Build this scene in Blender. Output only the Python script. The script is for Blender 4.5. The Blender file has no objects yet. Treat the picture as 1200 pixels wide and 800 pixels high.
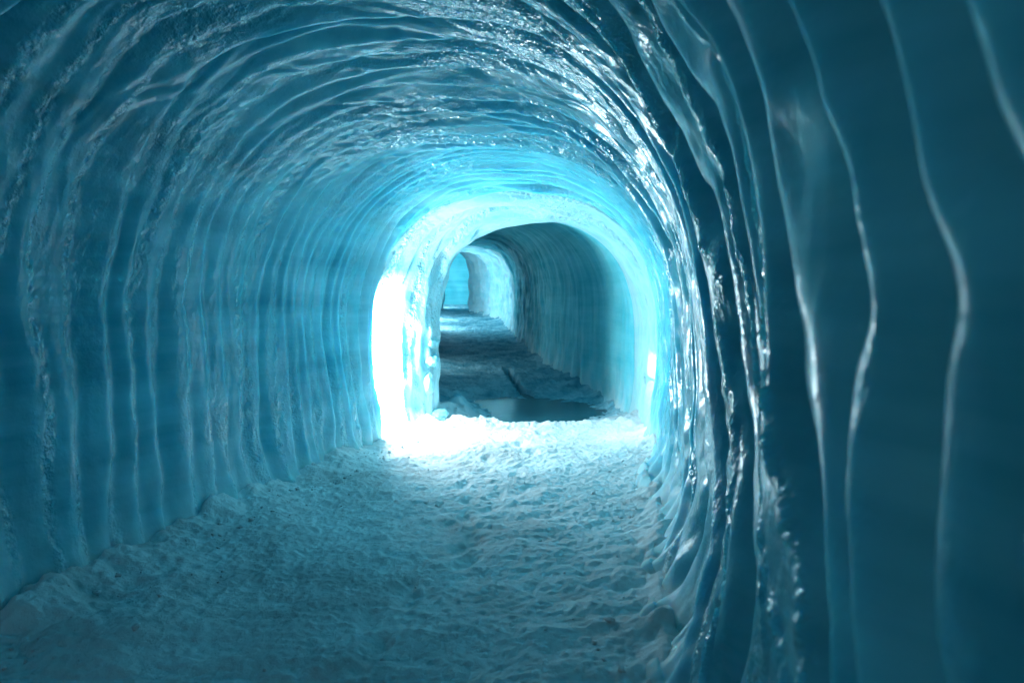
import bpy, math, random
import numpy as np

random.seed(7)
rng = np.random.RandomState(11)
scene = bpy.context.scene
COL = scene.collection
PI = math.pi

# ------------------------------------------------------------------ noise
_perm = rng.permutation(256)
_perm = np.concatenate([_perm, _perm, _perm])
_g = rng.normal(size=(256, 3)); _g /= np.linalg.norm(_g, axis=1)[:, None]

def noise(x, y, z=0.0):
    x, y, z = np.broadcast_arrays(np.asarray(x, float), np.asarray(y, float), np.asarray(z, float))
    xi = np.floor(x).astype(int); yi = np.floor(y).astype(int); zi = np.floor(z).astype(int)
    xf = x - xi; yf = y - yi; zf = z - zi
    u = xf*xf*xf*(xf*(xf*6-15)+10); v = yf*yf*yf*(yf*(yf*6-15)+10); w = zf*zf*zf*(zf*(zf*6-15)+10)
    xi &= 255; yi &= 255; zi &= 255
    def gr(dx, dy, dz):
        g = _g[_perm[_perm[_perm[xi+dx]+yi+dy]+zi+dz] & 255]
        return g[..., 0]*(xf-dx)+g[..., 1]*(yf-dy)+g[..., 2]*(zf-dz)
    def L(a, b, t): return a+(b-a)*t
    return 1.6*L(L(L(gr(0,0,0), gr(1,0,0), u), L(gr(0,1,0), gr(1,1,0), u), v),
                 L(L(gr(0,0,1), gr(1,0,1), u), L(gr(0,1,1), gr(1,1,1), u), v), w)

def fbm(x, y, z, n=4, gain=.5):
    r = 0; a = 1.0
    for i in range(n):
        r = r + a*noise(x*2**i+17.3*i, y*2**i+5.1*i, z*2**i+9.7*i); a *= gain
    return r

def sstep(a, b, x):
    t = np.clip((x-a)/(b-a), 0, 1); return t*t*(3-2*t)

# ------------------------------------------------------------------ tables of the tunnel (y, left wall, right wall, crown height)
CAM_Z = 1.6
TAB = np.array([
    (-7.0, -4.10, -1.00, 3.2), (-3, -3.5, -.38, 3.2), (0, -3.0, .10, 3.2), (1.7, -2.72, .38, 3.2),
    (3.2, -2.46, .64, 3.18), (4.9, -2.17, .94, 3.02), (6, -1.99, 1.14, 2.92), (6.9, -1.76, 1.31, 2.84), (7.8, -1.54, 1.46, 2.75),
    (8.2, -1.44, 1.52, 2.70), (8.6, -1.40, 1.57, 2.65), (8.9, -1.33, 1.60, 2.60),
    (9.05, -1.20, 1.61, 2.56), (9.32, -.95, 1.60, 2.49), (9.6, -.92, 1.58, 2.47), (9.95, -1.02, 1.56, 2.52), (10.5, -1.4, 1.54, 2.66),
    (11.5, -1.6, 1.46, 2.75), (12.3, -1.7, 1.32, 2.82), (13.2, -1.8, 1.05, 2.88), (14.5, -1.9, .78, 2.92), (16, -2.1, .56, 2.96), (18, -2.2, .38, 3.0), (20, -2.35, .24, 3.05), (21, -2.4, .16, 3.05),
    (21.9, -2.5, .10, 3.0), (22.6, -2.6, .02, 3.02), (24, -3.0, -.06, 3.1), (26, -3.4, -.25, 3.15), (28, -3.3, -.58, 3.25), (30, -2.95, -1.1, 3.38),
    (31.5, -2.85, -1.62, 3.45), (32.2, -2.85, -1.84, 3.45), (32.7, -2.95, -1.80, 3.5), (33.2, -3.4, -1.3, 3.6), (34.2, -4.0, -.7, 3.8)])

def tab(y, k):
    yy = np.asarray(y, float); r = 0
    sig = np.interp(yy, [0, 7.5, 8.2, 10, 12, 30], [.5, .3, .07, .08, .6, .4])
    for o, w in ((-1.5, .12), (-.75, .23), (0, .30), (.75, .23), (1.5, .12)):
        r = r + w*np.interp(yy+o*sig, TAB[:, 0], TAB[:, k])
    return r

def floor_z(y):
    return np.where(y > 10, .04*(y-10), 0)*sstep(11.0, 13.5, y)

def section(y, m=400):
    """arc-length resampled cross-section: returns fn(u)->x,z and total length"""
    xl, xr, H = float(tab(y, 1)), float(tab(y, 2)), float(tab(y, 3))
    fz = float(floor_z(np.array(y)))
    hw = (xr-xl)/2; cx = (xr+xl)/2
    zs = fz+.47*(H-fz)
    a = np.linspace(PI, 0, m)
    n = float(np.interp(y, [0, 8, 9.3, 12], [2.4, 2.4, 2.3, 2.45]))
    ca, sa = np.cos(a), np.sin(a)
    bulR = float(np.interp(y, [-7, 1, 3.5, 6, 8.3, 9], [.22, .22, .20, .16, .08, .0]))
    bulL = float(np.interp(y, [-7, 6, 8, 9], [.12, .10, .04, .0]))
    X = cx+hw*np.sign(ca)*np.abs(ca)**(2/n)
    Z = zs+(H-zs)*np.abs(sa)**(2/n)
    low = np.linspace(fz-.35, zs, 90)[:-1]
    X = np.concatenate([np.full(89, xl), X, np.full(89, xr)])
    Z = np.concatenate([low, Z, low[::-1]])
    # belly of the walls
    b = np.sin(np.clip((Z-fz)/(H-fz), 0, 1)**.62*PI)**.8
    X = X+np.where(X > cx, bulR, -bulL)*b*np.clip(np.abs(X-cx)/hw, 0, 1)**2
    d = np.concatenate([[0], np.cumsum(np.hypot(np.diff(X), np.diff(Z)))])
    return X, Z, d

def make_base(ys, nu):
    P = np.zeros((len(ys), nu, 3)); T = np.zeros((len(ys), nu))
    for i, y in enumerate(ys):
        X, Z, d = section(y)
        s = np.linspace(0, d[-1], nu)
        P[i, :, 0] = np.interp(s, d, X); P[i, :, 2] = np.interp(s, d, Z); P[i, :, 1] = y
        T[i] = s-d[-1]/2
    return P, T

def grid_normals(P):
    du = np.gradient(P, axis=1); dv = np.gradient(P, axis=0)
    n = np.cross(dv, du); n /= np.linalg.norm(n, axis=2)[..., None]+1e-9
    return n   # orientation fixed by the caller

# the ice is scalloped in long overlapping flakes: a soft Voronoi of stretched cells in (along, around)
def hsh(i, j, k):
    v = np.sin(i*127.1+j*311.7+k*74.7)*43758.5453
    return v-np.floor(v)

def rib(P, T):
    X, Y, Z = P[..., 0], P[..., 1], P[..., 2]
    S = Y*.988+X*.156
    right = sstep(.4, 1.8, T); left = sstep(-.4, -1.8, T); mid = 1-left-right
    low = np.exp(-np.clip(Z, 0, 9)/.55)
    tilt = right*(.62*np.tanh(np.clip(1.5-Z, -1.0, 2)/1.3)+.10)*(1-sstep(5.5, 8, Y))*sstep(1.0, 2.0, T)
    lam = .245+.02*right*(1-sstep(2, 4.5, Y))-.015*mid
    lam = lam*(1-.30*sstep(4.5, 8.5, Y))
    a = (S-5+tilt)/lam
    a = a+.42*noise(S*.9, T*.5, 3.1)+.30*noise(S*1.9, T*1.3, 7.7)+.12*noise(S*4, T*3.4, 1.7)+right*(.75*noise(S*1.2, T*1.3, 9.7)+.36*noise(S*2.5, T*3.2, 19.7)+.14*noise(S*4, T*7, 29.7)+.3*low*noise(S*2, T*2, 4.4))
    b = T/(1.5+.5*left-.1*right-.75*mid)
    bw = .55
    ai = np.floor(a); K = 16.0-8*left-8*right*(1-sstep(3, 7, Y))
    sw = 0; sh = 0; w1 = np.zeros_like(a); w2 = np.zeros_like(a); samp = 0; c1 = np.zeros_like(a)+99; c2 = np.zeros_like(a)+99
    for di in (-2, -1, 0, 1, 2):
        ci = ai+di
        off = hsh(ci, 0*ci, 1.3)*1.0
        bj = np.floor(b+off)
        for dj in (-1, 0, 1):
            cj = bj+dj
            ca = ci+.5+(hsh(ci, cj, 2.1)-.5)*.95
            cb = cj+.5+(hsh(ci, cj, 5.9)-.5)*.7-off
            d2 = (a-ca)**2+((b-cb)*bw)**2
            w = np.exp(-K*d2)
            A = .55+.9*hsh(ci, cj, 8.8)
            hi = (a-ca)*A*1.15+(hsh(ci, cj, 4.2)-.5)*.5-(.45+.75*right)*(a-ca)**2
            sw = sw+w; sh = sh+w*hi; samp = samp+w*A
            gt = w > w1
            g2 = (~gt) & (w > w2)
            c2 = np.where(gt, c1, np.where(g2, ci, c2)); c1 = np.where(gt, ci, c1)
            w2 = np.where(gt, w1, np.maximum(w2, w)); w1 = np.where(gt, w, w1)
    h = sh/sw; A = samp/sw
    rim = np.clip(4*w1*w2/(w1+w2)**2, 0, 1)**2.4*np.where(np.abs(c1-c2) > .5, 1.0, .15)
    amp = .042+.050*right+.020*mid+.080*right*(1-sstep(1.5, 4.5, Y))
    amp = amp*(1+.55*noise(S*.8+40, T*.8, 2.2))
    amp = np.clip(amp, .012, .19)*(1-.75*right*np.clip(1-Z/.5, 0, 1))*(1+.15*sstep(6, 8, Y)*(1-right))
    return amp*(h+.12*rim*(1-.6*left)), a, rim, right, left, low

def inward(P, T):
    X, Y, Z = P[..., 0], P[..., 1], P[..., 2]
    h, f, rim, right, left, low = rib(P, T)
    crn = sstep(1.6, 2.5, Z)*sstep(2.2, 3.4, Y); a1 = 1-sstep(8.9, 9.7, Y); nearR0 = right*(1-sstep(3, 6, Y))
    h = h*a1
    # recesses that hold the lamps, low in both walls
    def box(v, a, b, e): return sstep(a, a+e, v)*(1-sstep(b-e, b, v))
    h = h-.50*left*sstep(8.22, 8.5, Y)*(1-sstep(8.88, 8.98, Y))*box(Z, -1.5, 1.9, .9)
    h = h-.30*right*box(Y, 8.36, 8.98, .12)*box(Z, .05, 1.0, .4)
    nearR = right*(1-sstep(7, 9, Y))
    # broad swellings of the ice
    h = h+.09*noise(Y*.7, T*.5, 5.5)*(1-.6*sstep(7.5, 8.6, Y))*(1-.5*sstep(9, 10, Y))
    h = h+.025*noise(Y*2.3, T*.9, 8.5)
    # beads and drips on the rims
    h = h+(.013*rim*noise(Y*12, T*9, 1.1)+.007*rim*noise(Y*30, T*20, 3.1)+.012*nearR0*noise(Y*2.6, T*2.2, 41.)+.004*noise(Y*6, T*3, 2.1)*(1-.5*nearR0)+.0012*noise(Y*15, T*12, 6.1)+crn*(.009*noise(Y*12+3*noise(Y*2, T*2, 1), T*1.9, 16.1)+.0025*noise(Y*9, T*13, 26.1)))*a1
    # drip columns low on the walls
    dz = np.clip(1-(Z-floor_z(Y))/1.0, 0, 1)
    near = sstep(5, 8, Y)*(1-sstep(9.3, 10.5, Y))
    h = h+dz*(left+right)*(.3+near)*(.045*np.clip(noise(Y*4.5, T*1.1, 9.1), -.15, 1)+.02*noise(Y*9, T*4, 9.6))
    nearR = right*(1-sstep(7, 9, Y))
    # foot: lumpy, pushed inwards
    ft = np.exp(-np.clip(Z-floor_z(Y), 0, 9)/.28)
    h = h+ft*(.05+.02*nearR+.06*fbm(Y*2.4, T*1.2, 2.7, 2)+.012*noise(Y*11, T*5, .3))
    h = h+nearR*np.clip(1-Z/1.1, 0, 1)*(.07*noise(Y*1.6, Z*1.2, 12.2)+.05*noise((Y+.6*Z)*4.5, Z*1.3, 2.2)+.012*noise((Y+.6*Z)*10, Z*2, 5.2))
    # second tunnel: fine vertical flutes, rougher and pitted further in
    b = sstep(9.1, 10.2, Y)
    S2 = Y*.97-X*.1
    h = h+b*(.018*noise(S2*5.5, T*.5, 6.6)+.012*noise(S2*11, T*.9, 6.9)+.03*noise(S2*1.6, T*.3, 3.6)+dz*.05*np.clip(noise(S2*5, T*1.2, 5.2), -.1, 1))
    # arch lip: soft strata running round it
    ring = np.exp(-((Y-9.3)/.55)**2)
    h = h+ring*(.030*noise(Y*10, T*.9, 4.9)+.015*noise(Y*22, T*1.6, 3.9)+.05*noise(Y*2.5, T*1.2, 1.9)+.02*noise(Y*5, T*4, 11.9)+.05*left*dz*noise(Y*4, T*3.2, 7.2)+.035*left*noise(Y*2, T*4.6, 3.8)*sstep(2.0, .4, Z))
    c = sstep(10.8, 18, Y)
    c = c*(1+.9*sstep(22, 24, Y))
    h = h+c*(.055*np.clip(fbm(S2*2.2, T*1.3, 1.2, 3), -.5, 1)+.035*np.clip(noise(S2*4.2, T*2.2, 3.3), -.2, 1)+.010*noise(S2*9, T*5, .7))
    g = np.exp(-((Y-21.9)/.35)**2)
    h = h+g*.03
    crown = sstep(1.75, 2.3, Z)*a1*(1-.5*sstep(3.2, 1.8, Y)*right)
    FROST_GLOW = np.clip(np.exp(-np.clip(Z-floor_z(Y), 0, 9)/.22)*1.1+.55*fbm(Y*2.6, T*2.6, 44., 4)*np.exp(-np.clip(Z-floor_z(Y), 0, 9)/.6), 0, 1)*(left+right)
    FROST_GLOW = np.clip(FROST_GLOW+sstep(7.2, 9.0, Y)*(1-sstep(9.2, 9.9, Y))*np.clip(.5+.7*fbm(Y*3, T*1.5, 61., 3), 0, 1)*.8, 0, 1)  # paler toward the arch: its bright glow painted into the frost colour
    WET = np.clip(left*a1*np.exp(-((Z-.65)/.42)**2)*sstep(4.6, 6.6, Y)*np.clip(2.2*noise(Y*7, T*1.1, 71.), 0, 1)+np.maximum(rim*a1*(1+.8*noise(Y*1.3, T*1.3, 30.)), crown*np.clip(.30+1.1*noise(Y*1.5, T*.9, 33.), 0, .6)*sstep(1.9, 2.6, Z)*sstep(2.4, 3.4, Y)), 0, 1)
    return h, WET, FROST_GLOW

# ------------------------------------------------------------------ mesh helpers
def link(o, parent=None):
    COL.objects.link(o)
    if parent is not None: o.parent = parent
    return o

def tag(o, label=None, cat=None, group=None, kind=None):
    if label: o['label'] = label
    if cat: o['category'] = cat
    if group: o['group'] = group
    if kind: o['kind'] = kind
    return o

def grid_mesh(name, P, N, mat, parent=None, flip=False):
    a, b = P.shape[:2]
    me = bpy.data.meshes.new(name)
    co = P.reshape(-1, 3)
    idx = np.arange(a*b).reshape(a, b)
    q = np.stack([idx[:-1, :-1], idx[1:, :-1], idx[1:, 1:], idx[:-1, 1:]], -1).reshape(-1, 4)
    if flip: q = q[:, ::-1]
    me.vertices.add(len(co)); me.vertices.foreach_set('co', co.astype(np.float32).ravel())
    me.loops.add(q.size); me.loops.foreach_set('vertex_index', q.astype(np.int32).ravel())
    me.polygons.add(len(q))
    me.polygons.foreach_set('loop_start', (np.arange(len(q))*4).astype(np.int32))
    me.polygons.foreach_set('loop_total', np.full(len(q), 4, np.int32))
    me.update(calc_edges=True)
    me.polygons.foreach_set('use_smooth', np.ones(len(q), bool))
    if N is not None:
        me.normals_split_custom_set_from_vertices(N.reshape(-1, 3).astype(np.float32))
    me.materials.append(mat)
    return link(bpy.data.objects.new(name, me), parent)

# ------------------------------------------------------------------ materials
def nodes(name):
    m = bpy.data.materials.new(name); m.use_nodes = True
    nt = m.node_tree; b = nt.nodes['Principled BSDF']
    return m, nt, b

def mk_noise(nt, scale, detail=4, rough=.55, vec=None):
    n = nt.nodes.new('ShaderNodeTexNoise'); n.inputs['Scale'].default_value = scale
    n.inputs['Detail'].default_value = detail; n.inputs['Roughness'].default_value = rough
    if vec is not None: nt.links.new(vec, n.inputs['Vector'])
    return n

def ramp(nt, fac, stops):
    r = nt.nodes.new('ShaderNodeValToRGB'); nt.links.new(fac, r.inputs['Fac'])
    e = r.color_ramp.elements
    while len(e) < len(stops): e.new(.5)
    for i, (p, c) in enumerate(stops):
        e[i].position = p; e[i].color = (*c, 1) if len(c) == 3 else c
    return r

def ice_material(name, cA, cB, rough=(.20, .28), sss=.85, bump=.5, scale=1.0, spec=.75):
    m, nt, b = nodes(name)
    tc = nt.nodes.new('ShaderNodeTexCoord').outputs['Object']
    # strata: old snow layers lie almost level in the ice
    mp = nt.nodes.new('ShaderNodeMapping'); mp.inputs['Scale'].default_value = (.22, .22, 3.2)
    nt.links.new(tc, mp.inputs['Vector'])
    ns = mk_noise(nt, 1.6*scale, 4, .6, mp.outputs['Vector']); n1 = mk_noise(nt, 1.1*scale, 5, .6, tc)
    mx = nt.nodes.new('ShaderNodeMath'); mx.operation = 'MULTIPLY_ADD'; mx.inputs[1].default_value = .5
    hf = nt.nodes.new('ShaderNodeMath'); hf.operation = 'MULTIPLY'; hf.inputs[1].default_value = .5
    nt.links.new(n1.outputs['Fac'], hf.inputs[0]); nt.links.new(ns.outputs['Fac'], mx.inputs[0]); nt.links.new(hf.outputs[0], mx.inputs[2])
    r1 = ramp(nt, mx.outputs[0], [(.38, cA), (.60, cB)])
    af = nt.nodes.new('ShaderNodeAttribute'); af.attribute_name = 'frost_glow'
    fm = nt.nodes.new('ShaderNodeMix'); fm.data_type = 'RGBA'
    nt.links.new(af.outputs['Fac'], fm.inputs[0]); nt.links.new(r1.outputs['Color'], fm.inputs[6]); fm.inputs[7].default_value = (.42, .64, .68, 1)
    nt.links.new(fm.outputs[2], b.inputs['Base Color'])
    at = nt.nodes.new('ShaderNodeAttribute'); at.attribute_name = 'rim'; rim = at.outputs['Fac']
    # rims are melted glassy and beaded, the hollows between them are smooth and duller
    n2 = mk_noise(nt, 5*scale, 3, .6, tc)
    rr = ramp(nt, n2.outputs['Fac'], [(.35, (rough[0],)*3), (.7, (rough[1],)*3)])
    rm = nt.nodes.new('ShaderNodeMix'); rm.data_type = 'FLOAT'
    nt.links.new(rim, rm.inputs[0]); nt.links.new(rr.outputs['Color'], rm.inputs[2]); rm.inputs[3].default_value = .11
    fr = nt.nodes.new('ShaderNodeMix'); fr.data_type = 'FLOAT'
    nt.links.new(af.outputs['Fac'], fr.inputs[0]); nt.links.new(rm.outputs[0], fr.inputs[2]); fr.inputs[3].default_value = .65
    nt.links.new(fr.outputs[0], b.inputs['Roughness'])
    b.inputs['IOR'].default_value = 1.31
    b.inputs['Subsurface Weight'].default_value = sss
    b.inputs['Subsurface Radius'].default_value = (.25, .8, 1.0)
    b.inputs['Subsurface Scale'].default_value = .16
    sl = nt.nodes.new('ShaderNodeMath'); sl.operation = 'MULTIPLY_ADD'
    nt.links.new(rim, sl.inputs[0]); sl.inputs[1].default_value = spec; sl.inputs[2].default_value = spec*.35
    nt.links.new(sl.outputs[0], b.inputs['Specular IOR Level'])
    n3 = mk_noise(nt, 17*scale, 2, .5, tc); n4 = mk_noise(nt, 52*scale, 2, .5, tc)
    ad = nt.nodes.new('ShaderNodeMath'); ad.operation = 'MULTIPLY_ADD'
    nt.links.new(n4.outputs['Fac'], ad.inputs[0]); ad.inputs[1].default_value = .34
    nt.links.new(n3.outputs['Fac'], ad.inputs[2])
    bs = nt.nodes.new('ShaderNodeMath'); bs.operation = 'MULTIPLY_ADD'
    nt.links.new(rim, bs.inputs[0]); bs.inputs[1].default_value = bump*1.6; bs.inputs[2].default_value = bump*.13
    bp = nt.nodes.new('ShaderNodeBump'); bp.inputs['Distance'].default_value = .02
    nt.links.new(bs.outputs[0], bp.inputs['Strength'])
    nt.links.new(ad.outputs[0], bp.inputs['Height']); nt.links.new(bp.outputs['Normal'], b.inputs['Normal'])
    return m

M_ICE = ice_material('glacier_ice', (.045, .34, .43), (.15, .545, .645), bump=.9)
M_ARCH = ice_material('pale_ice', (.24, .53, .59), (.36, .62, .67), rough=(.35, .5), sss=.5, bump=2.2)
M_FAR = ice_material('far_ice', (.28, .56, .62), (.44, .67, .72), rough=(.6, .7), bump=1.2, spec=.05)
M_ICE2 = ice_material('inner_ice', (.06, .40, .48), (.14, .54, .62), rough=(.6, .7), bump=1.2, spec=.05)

def snow_material():
    m, nt, b = nodes('trodden_snow')
    tc = nt.nodes.new('ShaderNodeTexCoord').outputs['Object']
    n1 = mk_noise(nt, 1.1, 6, .62, tc)
    r1 = ramp(nt, n1.outputs['Fac'], [(.30, (.52, .50, .50)), (.48, (.76, .74, .74)), (.65, (.88, .86, .86))])
    nt.links.new(r1.outputs['Color'], b.inputs['Base Color'])
    # past the arch the floor is wet slush and bare ice, not snow
    sp = nt.nodes.new('ShaderNodeSeparateXYZ'); nt.links.new(tc, sp.inputs[0])
    nz = mk_noise(nt, 2.2, 5, .65, tc)
    ma = nt.nodes.new('ShaderNodeMath'); ma.operation = 'MULTIPLY_ADD'; ma.inputs[1].default_value = 1.6
    nt.links.new(nz.outputs['Fac'], ma.inputs[0]); nt.links.new(sp.outputs['Y'], ma.inputs[2])
    mr = nt.nodes.new('ShaderNodeMapRange'); mr.inputs['From Min'].default_value = 10.2; mr.inputs['From Max'].default_value = 11.2
    nt.links.new(ma.outputs[0], mr.inputs['Value'])
    sm = nt.nodes.new('ShaderNodeMix'); sm.data_type = 'RGBA'
    r2c = ramp(nt, nz.outputs['Fac'], [(.4, (.11, .32, .40)), (.62, (.32, .54, .61))])
    nt.links.new(mr.outputs[0], sm.inputs[0]); nt.links.new(r1.outputs['Color'], sm.inputs[6]); nt.links.new(r2c.outputs['Color'], sm.inputs[7])
    nt.links.new(sm.outputs[2], b.inputs['Base Color'])
    b.inputs['Roughness'].default_value = .8; b.inputs['Specular IOR Level'].default_value = .02
    n3 = mk_noise(nt, 150, 4, .7, tc); n2 = mk_noise(nt, 45, 4, .6, tc)
    ad = nt.nodes.new('ShaderNodeMath'); ad.operation = 'MULTIPLY_ADD'
    nt.links.new(n3.outputs['Fac'], ad.inputs[0]); ad.inputs[1].default_value = .5
    nt.links.new(n2.outputs['Fac'], ad.inputs[2])
    bp = nt.nodes.new('ShaderNodeBump'); bp.inputs['Strength'].default_value = .55
    bp.inputs['Distance'].default_value = .02
    nt.links.new(ad.outputs[0], bp.inputs['Height']); nt.links.new(bp.outputs['Normal'], b.inputs['Normal'])
    return m
M_SNOW = snow_material()

def water_material():
    m, nt, b = nodes('meltwater')
    b.inputs['Base Color'].default_value = (.02, .10, .13, 1)
    b.inputs['Roughness'].default_value = .2; b.inputs['IOR'].default_value = 1.33
    tc = nt.nodes.new('ShaderNodeTexCoord').outputs['Object']
    n = mk_noise(nt, 6, 2, .5, tc)
    bp = nt.nodes.new('ShaderNodeBump'); bp.inputs['Strength'].default_value = .25; bp.inputs['Distance'].default_value = .01
    nt.links.new(n.outputs['Fac'], bp.inputs['Height']); nt.links.new(bp.outputs['Normal'], b.inputs['Normal'])
    return m
M_WATER = water_material()

# ------------------------------------------------------------------ the tunnel, swept and displaced
def y_steps():
    ys = [-7.0]
    while ys[-1] < 34.2:
        y = ys[-1]
        st = np.interp(y, [-7, -.2, .3, 3, 7.8, 8.2, 9.8, 10.5, 16, 34.2], [.10, .05, .011, .013, .016, .011, .012, .022, .04, .05])
        ys.append(y+float(st))
    return np.array(ys)
YS = y_steps()
NU = 640
P0, T0 = make_base(YS, NU)
N0 = grid_normals(P0)
# point the normals at the inside
cx = P0[:, :, 0].mean(1)[:, None]
inw = np.stack([cx-P0[..., 0], np.zeros_like(T0), 1.3-P0[..., 2]], -1)
if (N0*inw).sum() < 0: N0 = -N0
H, WET, FROST_GLOW = inward(P0, T0)
Q = P0+N0*H[..., None]
NQ = grid_normals(Q)
FLIP = (NQ*N0).sum() < 0
if FLIP: NQ = -NQ

def piece(name, y0, y1, t0, t1, mat, parent=None):
    i0 = np.searchsorted(YS, y0); i1 = min(np.searchsorted(YS, y1)+1, len(YS))
    j0 = int(round((t0)*(NU-1))); j1 = int(round((t1)*(NU-1)))+1
    p = Q[i0:i1, j0:j1]; n = NQ[i0:i1, j0:j1]
    o = grid_mesh(name, p, n, mat, parent, flip=FLIP)
    at = o.data.attributes.new('rim', 'FLOAT', 'POINT')
    at.data.foreach_set('value', WET[i0:i1, j0:j1].astype(np.float32).ravel())
    at = o.data.attributes.new('frost_glow', 'FLOAT', 'POINT')
    at.data.foreach_set('value', FROST_GLOW[i0:i1, j0:j1].astype(np.float32).ravel())
    return o

UL, UR = .33, .67
YA, YB, YC = 8.3, 9.9, 21.8
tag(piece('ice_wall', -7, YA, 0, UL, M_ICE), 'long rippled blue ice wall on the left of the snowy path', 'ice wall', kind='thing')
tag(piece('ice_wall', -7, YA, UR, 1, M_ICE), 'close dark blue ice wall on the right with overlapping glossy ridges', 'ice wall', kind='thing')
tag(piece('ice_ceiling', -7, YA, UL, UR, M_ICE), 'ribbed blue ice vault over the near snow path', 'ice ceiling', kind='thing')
arch = tag(link(bpy.data.objects.new('ice_arch', None)), 'glowing white ice arch at the end of the near passage', 'ice arch')
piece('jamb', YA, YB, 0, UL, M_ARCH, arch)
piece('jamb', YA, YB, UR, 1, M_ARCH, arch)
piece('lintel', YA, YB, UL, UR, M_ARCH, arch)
tag(piece('ice_wall', YB, YC, 0, UL, M_ICE2), 'dark left ice wall mostly concealed behind the left jamb of the arch', 'ice wall', kind='thing')
tag(piece('ice_wall', YB, YC, UR, 1, M_ICE2), 'fluted blue ice wall seen through the arch, beside the meltwater pool', 'ice wall', kind='thing')
tag(piece('ice_ceiling', YB, YC, UL, UR, M_ICE2), 'dark curved ice ceiling seen through the glowing arch', 'ice ceiling', kind='thing')
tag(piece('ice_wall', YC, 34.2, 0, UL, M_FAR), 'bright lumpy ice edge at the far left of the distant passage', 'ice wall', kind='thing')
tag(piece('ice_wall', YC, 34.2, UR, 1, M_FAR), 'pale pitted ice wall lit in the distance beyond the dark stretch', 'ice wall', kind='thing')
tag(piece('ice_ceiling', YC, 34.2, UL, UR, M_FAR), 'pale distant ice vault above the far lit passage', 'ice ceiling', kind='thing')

# end chamber
def chamber(name, cx, cy, R, z0, z1, a0, a1, label, dome=True):
    A = np.linspace(a0, a1, 260); V = np.linspace(0, 1, 150)
    AA, VV = np.meshgrid(A, V, indexing='ij')
    zz = z0+np.clip(VV/.7, 0, 1)*(z1-z0)
    k = np.clip((VV-.7)/.3, 0, 1)
    r = R*np.cos(k*PI/2); zz = zz+1.6*np.sin(k*PI/2)
    r = r-.12*noise(AA*3, zz*.4, 1.5)*(1-k)-.05*noise(AA*9, zz*1.2, 3.5)*(1-k)-.35*np.exp(-(zz-z0)/.35)*(1-k)
    P = np.stack([cx+r*np.cos(AA), cy+r*np.sin(AA), zz], -1)
    return tag(grid_mesh(name, P, None, M_ICE2), label, 'ice wall', kind='thing')
chamber('ice_wall', -2.9, 34.3, 3.4, .6, 3.0, -.25, PI+.25, 'smooth deep blue ice wall at the very end of the tunnel')
chamber('ice_wall', -2.6, -6.9, 2.9, -.2, 2.2, PI-.3, 2*PI+.3, 'ice wall closing the tunnel behind the viewpoint')

# ------------------------------------------------------------------ snow floor
CLEFT = [((-.10, 14.6), (.02, 13.5), .08), ((.02, 13.5), (.10, 12.8), .07), ((.10, 12.8), (.28, 12.1), .08)]
def ground_h(X, Y):
    xl, xr = tab(Y, 1), tab(Y, 2)
    z = floor_z(Y)
    dl = X-xl; dr = xr-X
    wet = np.exp(-(((X-.18+.15*noise(X*2, Y*2, 7))/1.12)**2+((Y-11.0)/1.5)**2)**2)
    rough = 1-.45*sstep(14, 20, Y)
    b1 = fbm(X*1.6, Y*1.6, .3, 3)
    b2 = np.abs(noise(X*4.2+.6*noise(X*3, Y*3, 2), Y*4.2, 1.3)); b3 = np.abs(noise(X*9.5, Y*9.5, 4.3))
    b4 = noise(X*21, Y*21, 6.3); b5 = noise(X*44, Y*44, 8.3)
    lump = .026*b1+.010*(.35-b2)+.011*noise(X*6, Y*6, 3.3)+.010*np.clip(noise(X*12, Y*12, 5.3), -.2, 1)+.010*np.clip(b4, -.2, 1)+.006*b5+.003*noise(X*75, Y*75, 2.3)
    rim_w = 4*wet*(1-wet)
    z = z+sstep(10.2, 11.2, Y)*(1-.8*wet)*(.022*noise(X*4, Y*2.6, 51.)+.014*noise(X*9, Y*6, 52.)+.008*noise(X*20, Y*14, 53.))
    z = z+rough*lump*(1-.45*wet)+rim_w*(.022*noise(X*6, Y*5, 12.3)+.016*noise(X*14, Y*12, 13.3)+.008*noise(X*30, Y*26, 14.3))
    # banks swept up against the walls
    z = z+.10*np.exp(-np.clip(dl, 0, 9)/.30)*(1+.6*b1+.3*noise(X*5, Y*5, 1.9)+.15*noise(X*12, Y*12, 4.9))+.12*np.exp(-np.clip(dr, 0, 9)/.13)*(.7+.5*noise(X*4, Y*4, 3.9)+.25*noise(X*10, Y*10, 7.9))
    z = z+.05*np.exp(-((dl-.5)/.25)**2)*(noise(X*2, Y*1.1, 6)+.3)
    # basin of the pool
    z = z-.095*wet+wet*.030*fbm(X*2.6, Y*2.0, 9.9, 3)
    # heap of snow left in the water, beside the jamb
    z = z+(.17+.10*noise(X*5, Y*4, 2.2))*np.exp(-(((X+.72)/.30)**2+((Y-10.5)/.75)**2))+(.06*noise(X*9, Y*9, 5.2))*np.exp(-(((X+.6)/.5)**2+((Y-10.5)/.9)**2))
    for (ax, ay), (bx, by), wd in CLEFT:
        t = np.clip(((X-ax)*(bx-ax)+(Y-ay)*(by-ay))/((bx-ax)**2+(by-ay)**2), 0, 1)
        d = np.hypot(X-ax-t*(bx-ax)+.03*noise(X*6, Y*6, 1), Y-ay-t*(by-ay))
        z = z-.15*np.exp(-(d/(wd*.85))**4)
    # snow ledge in front of it
    z = z+.035*np.exp(-((Y-9.45+.12*noise(X*2, 0, 0))/.16)**2)*(1+noise(X*7, Y*7, 1))
    z = z+np.exp(-((Y-9.5)/.3)**2)*(.055*noise(X*2.6, Y*2.6, 21.)+.030*noise(X*7, Y*6, 22.)+.014*noise(X*16, Y*14, 23.))
    return z
PR = []
r3 = np.random.RandomState(3)
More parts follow.
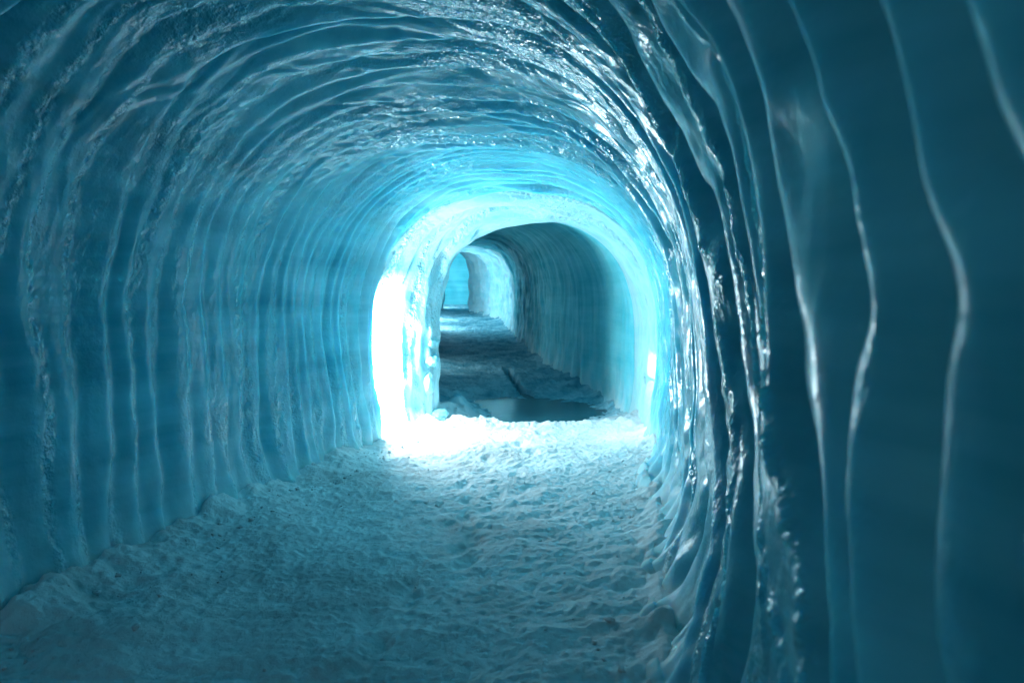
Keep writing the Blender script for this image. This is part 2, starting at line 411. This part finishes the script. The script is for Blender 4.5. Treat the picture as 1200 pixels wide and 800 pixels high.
for k in range(26):
    y = 2.6+k*.27+r3.uniform(-.1, .1); c = -.9+.115*y
    PR.append((c+(.13 if k % 2 else -.13)+r3.uniform(-.25, .25), y, r3.uniform(-.5, .3)))
def prints(X, Y, z):
    for x, y, a in PR:
        u = (X-x)*math.cos(a)+(Y-y)*math.sin(a); v = -(X-x)*math.sin(a)+(Y-y)*math.cos(a)
        z = z-.028*np.exp(-((u/.06)**2+(v/.14)**2)**2)
    return z
gy = [-7.0]
while gy[-1] < 38.5:
    y = gy[-1]; gy.append(y+float(np.interp(y, [-7, 1.5, 2.5, 5, 9.5, 12, 20, 38], [.1, .04, .012, .014, .018, .03, .07, .1])))
gy = np.array(gy)
nx = 420
GX = np.zeros((len(gy), nx)); GY = np.repeat(gy[:, None], nx, 1)
for i, y in enumerate(gy):
    yy = min(y, 34.2)
    a, b = float(tab(yy, 1))-.5, float(tab(yy, 2))+.6
    if y > 33: a, b = a-2.5, b+2.5
    GX[i] = np.linspace(a, b, nx)
GZ = prints(GX, GY, ground_h(GX, GY))
ground = grid_mesh('snow_ground', np.stack([GX, GY, GZ], -1), None, M_SNOW, flip=True)
tag(ground, 'trodden lumpy snow floor running through the ice tunnel', kind='structure')

# water
wx, wy = np.meshgrid(np.linspace(-1.3, 1.5, 40), np.linspace(9.55, 12.6, 60), indexing='ij')
water = grid_mesh('water', np.stack([wx, wy, np.full_like(wx, -.034)], -1), None, M_WATER)
tag(water, 'shallow dark meltwater pool just beyond the arch', kind='structure')

# loose crumbs of snow and ice lying about, thickest along the walls
def crumbs():
    rr = np.random.RandomState(21); V = []; F = []; n = 0
    A, B = np.meshgrid(np.arange(7)/7*2*PI, np.linspace(.25, PI-.25, 5), indexing='ij')
    d = np.stack([np.cos(A)*np.sin(B), np.sin(A)*np.sin(B), np.cos(B)], -1).reshape(-1, 3)
    for k in range(420):
        y = 2.4+rr.rand()**1.0*9.5
        xl, xr = float(tab(y, 1)), float(tab(y, 2))
        m = rr.rand()
        if m < .55: x = xl+.15+abs(rr.normal())*.22
        elif m < .8: x = xr-.10-abs(rr.normal())*.16
        else: x = rr.uniform(xl, xr)
        r = min(.030, .005+.006*rr.exponential())
        if not .3 < m < .6: r *= .7
        z = float(prints(np.array(x), np.array(y), ground_h(np.array(x), np.array(y))))
        rad = r*(1+.35*rr.normal(size=len(d)))[:, None]
        V.append(d*rad*np.array([1, 1, .7])+np.array([x, y, z+r*.25]))
        for i in range(7):
            for j in range(4):
                F.append((n+i*5+j, n+i*5+j+1, n+((i+1) % 7)*5+j+1, n+((i+1) % 7)*5+j))
            F += []
        F.append(tuple(n+i*5 for i in range(7))); F.append(tuple(n+i*5+4 for i in range(6, -1, -1)))
        n += len(d)
    me = bpy.data.meshes.new('snow_crumbs'); me.from_pydata(np.concatenate(V).tolist(), [], F)
    me.materials.append(M_SNOW)
    me.polygons.foreach_set('use_smooth', np.ones(len(me.polygons), bool))
    tag(link(bpy.data.objects.new('snow_crumbs', me)), 'loose crumbs of snow and ice strewn over the tunnel floor', kind='stuff')
crumbs()

# melted knobs of ice on the left jamb of the arch
def blob(name, c, r, mat, parent, seed):
    nU, nV = 60, 36
    A, B = np.meshgrid(np.linspace(0, 2*PI, nU), np.linspace(0, PI, nV), indexing='ij')
    d = np.stack([np.cos(A)*np.sin(B), np.sin(A)*np.sin(B), np.cos(B)], -1)
    k = 1+.20*fbm(d[..., 0]*1.3+seed, d[..., 1]*1.3, d[..., 2]*1.3, 3)
    P = np.array(c)+d*k[..., None]*np.array(r)
    return grid_mesh(name, P, None, mat, parent, flip=True)
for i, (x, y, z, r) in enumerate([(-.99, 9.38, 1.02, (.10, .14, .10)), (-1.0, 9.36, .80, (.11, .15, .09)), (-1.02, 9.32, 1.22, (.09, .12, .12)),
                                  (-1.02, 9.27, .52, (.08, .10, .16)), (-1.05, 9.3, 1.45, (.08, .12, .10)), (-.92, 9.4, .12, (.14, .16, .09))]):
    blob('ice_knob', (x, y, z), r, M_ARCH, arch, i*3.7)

# ------------------------------------------------------------------ lamps of the tunnel (set in recesses of the ice), then unseen added fills
def lamp(name, loc, power, color=(.80, .95, 1), r=.09):
    l = bpy.data.lights.new(name, 'POINT'); l.energy = power; l.color = color; l.shadow_soft_size = r
    o = bpy.data.objects.new(name, l); o.location = loc; COL.objects.link(o); return o
lamp('recess_or_fill_lamp', (-1.66, 8.64, 1.0), 300)
lamp('recess_or_fill_lamp', (1.74, 8.68, .8), 34)
lamp('recess_or_fill_lamp', (-2.65, 23.6, 1.2), 110, r=.25)
lamp('recess_or_fill_lamp', (-2.95, 27.3, 1.4), 110, r=.25)
lamp('recess_or_fill_lamp', (-4.6, 34.2, 1.9), 520)
lamp('recess_or_fill_lamp', (-1.72, 14.6, 1.1), 24, r=.3)  # unseen fill, added to lift the right wall beyond the arch
lamp('recess_or_fill_lamp', (-3.1, -3.2, .9), 40, color=(1, .95, .92))  # unseen fill added behind the camera to brighten near walls and snow

w = bpy.data.worlds.new('World'); scene.world = w; w.use_nodes = True
w.node_tree.nodes['Background'].inputs[0].default_value = (.05, .3, .4, 1)
w.node_tree.nodes['Background'].inputs[1].default_value = .05

# ------------------------------------------------------------------ camera
cam = bpy.data.cameras.new('camera'); co = bpy.data.objects.new('camera', cam); COL.objects.link(co)
co.location = (0, 0, CAM_Z); co.rotation_euler = (math.radians(90-3.5), 0, 0)
cam.lens = 27; cam.sensor_width = 36; cam.clip_start = .05; cam.clip_end = 200
cam.dof.use_dof = True; cam.dof.focus_distance = 8.0; cam.dof.aperture_fstop = 2.8
scene.camera = co

scene.view_settings.view_transform = 'Standard'; scene.view_settings.look = 'None'
scene.view_settings.gamma = 1; scene.view_settings.exposure = .2
c = scene.cycles
c.max_bounces = 10; c.diffuse_bounces = 10; c.glossy_bounces = 6; c.transmission_bounces = 4
c.sample_clamp_indirect = 6; c.caustics_reflective = False; c.caustics_refractive = False
c.use_denoising = True; c.denoising_input_passes = 'RGB_ALBEDO_NORMAL'; c.denoising_prefilter = 'ACCURATE'
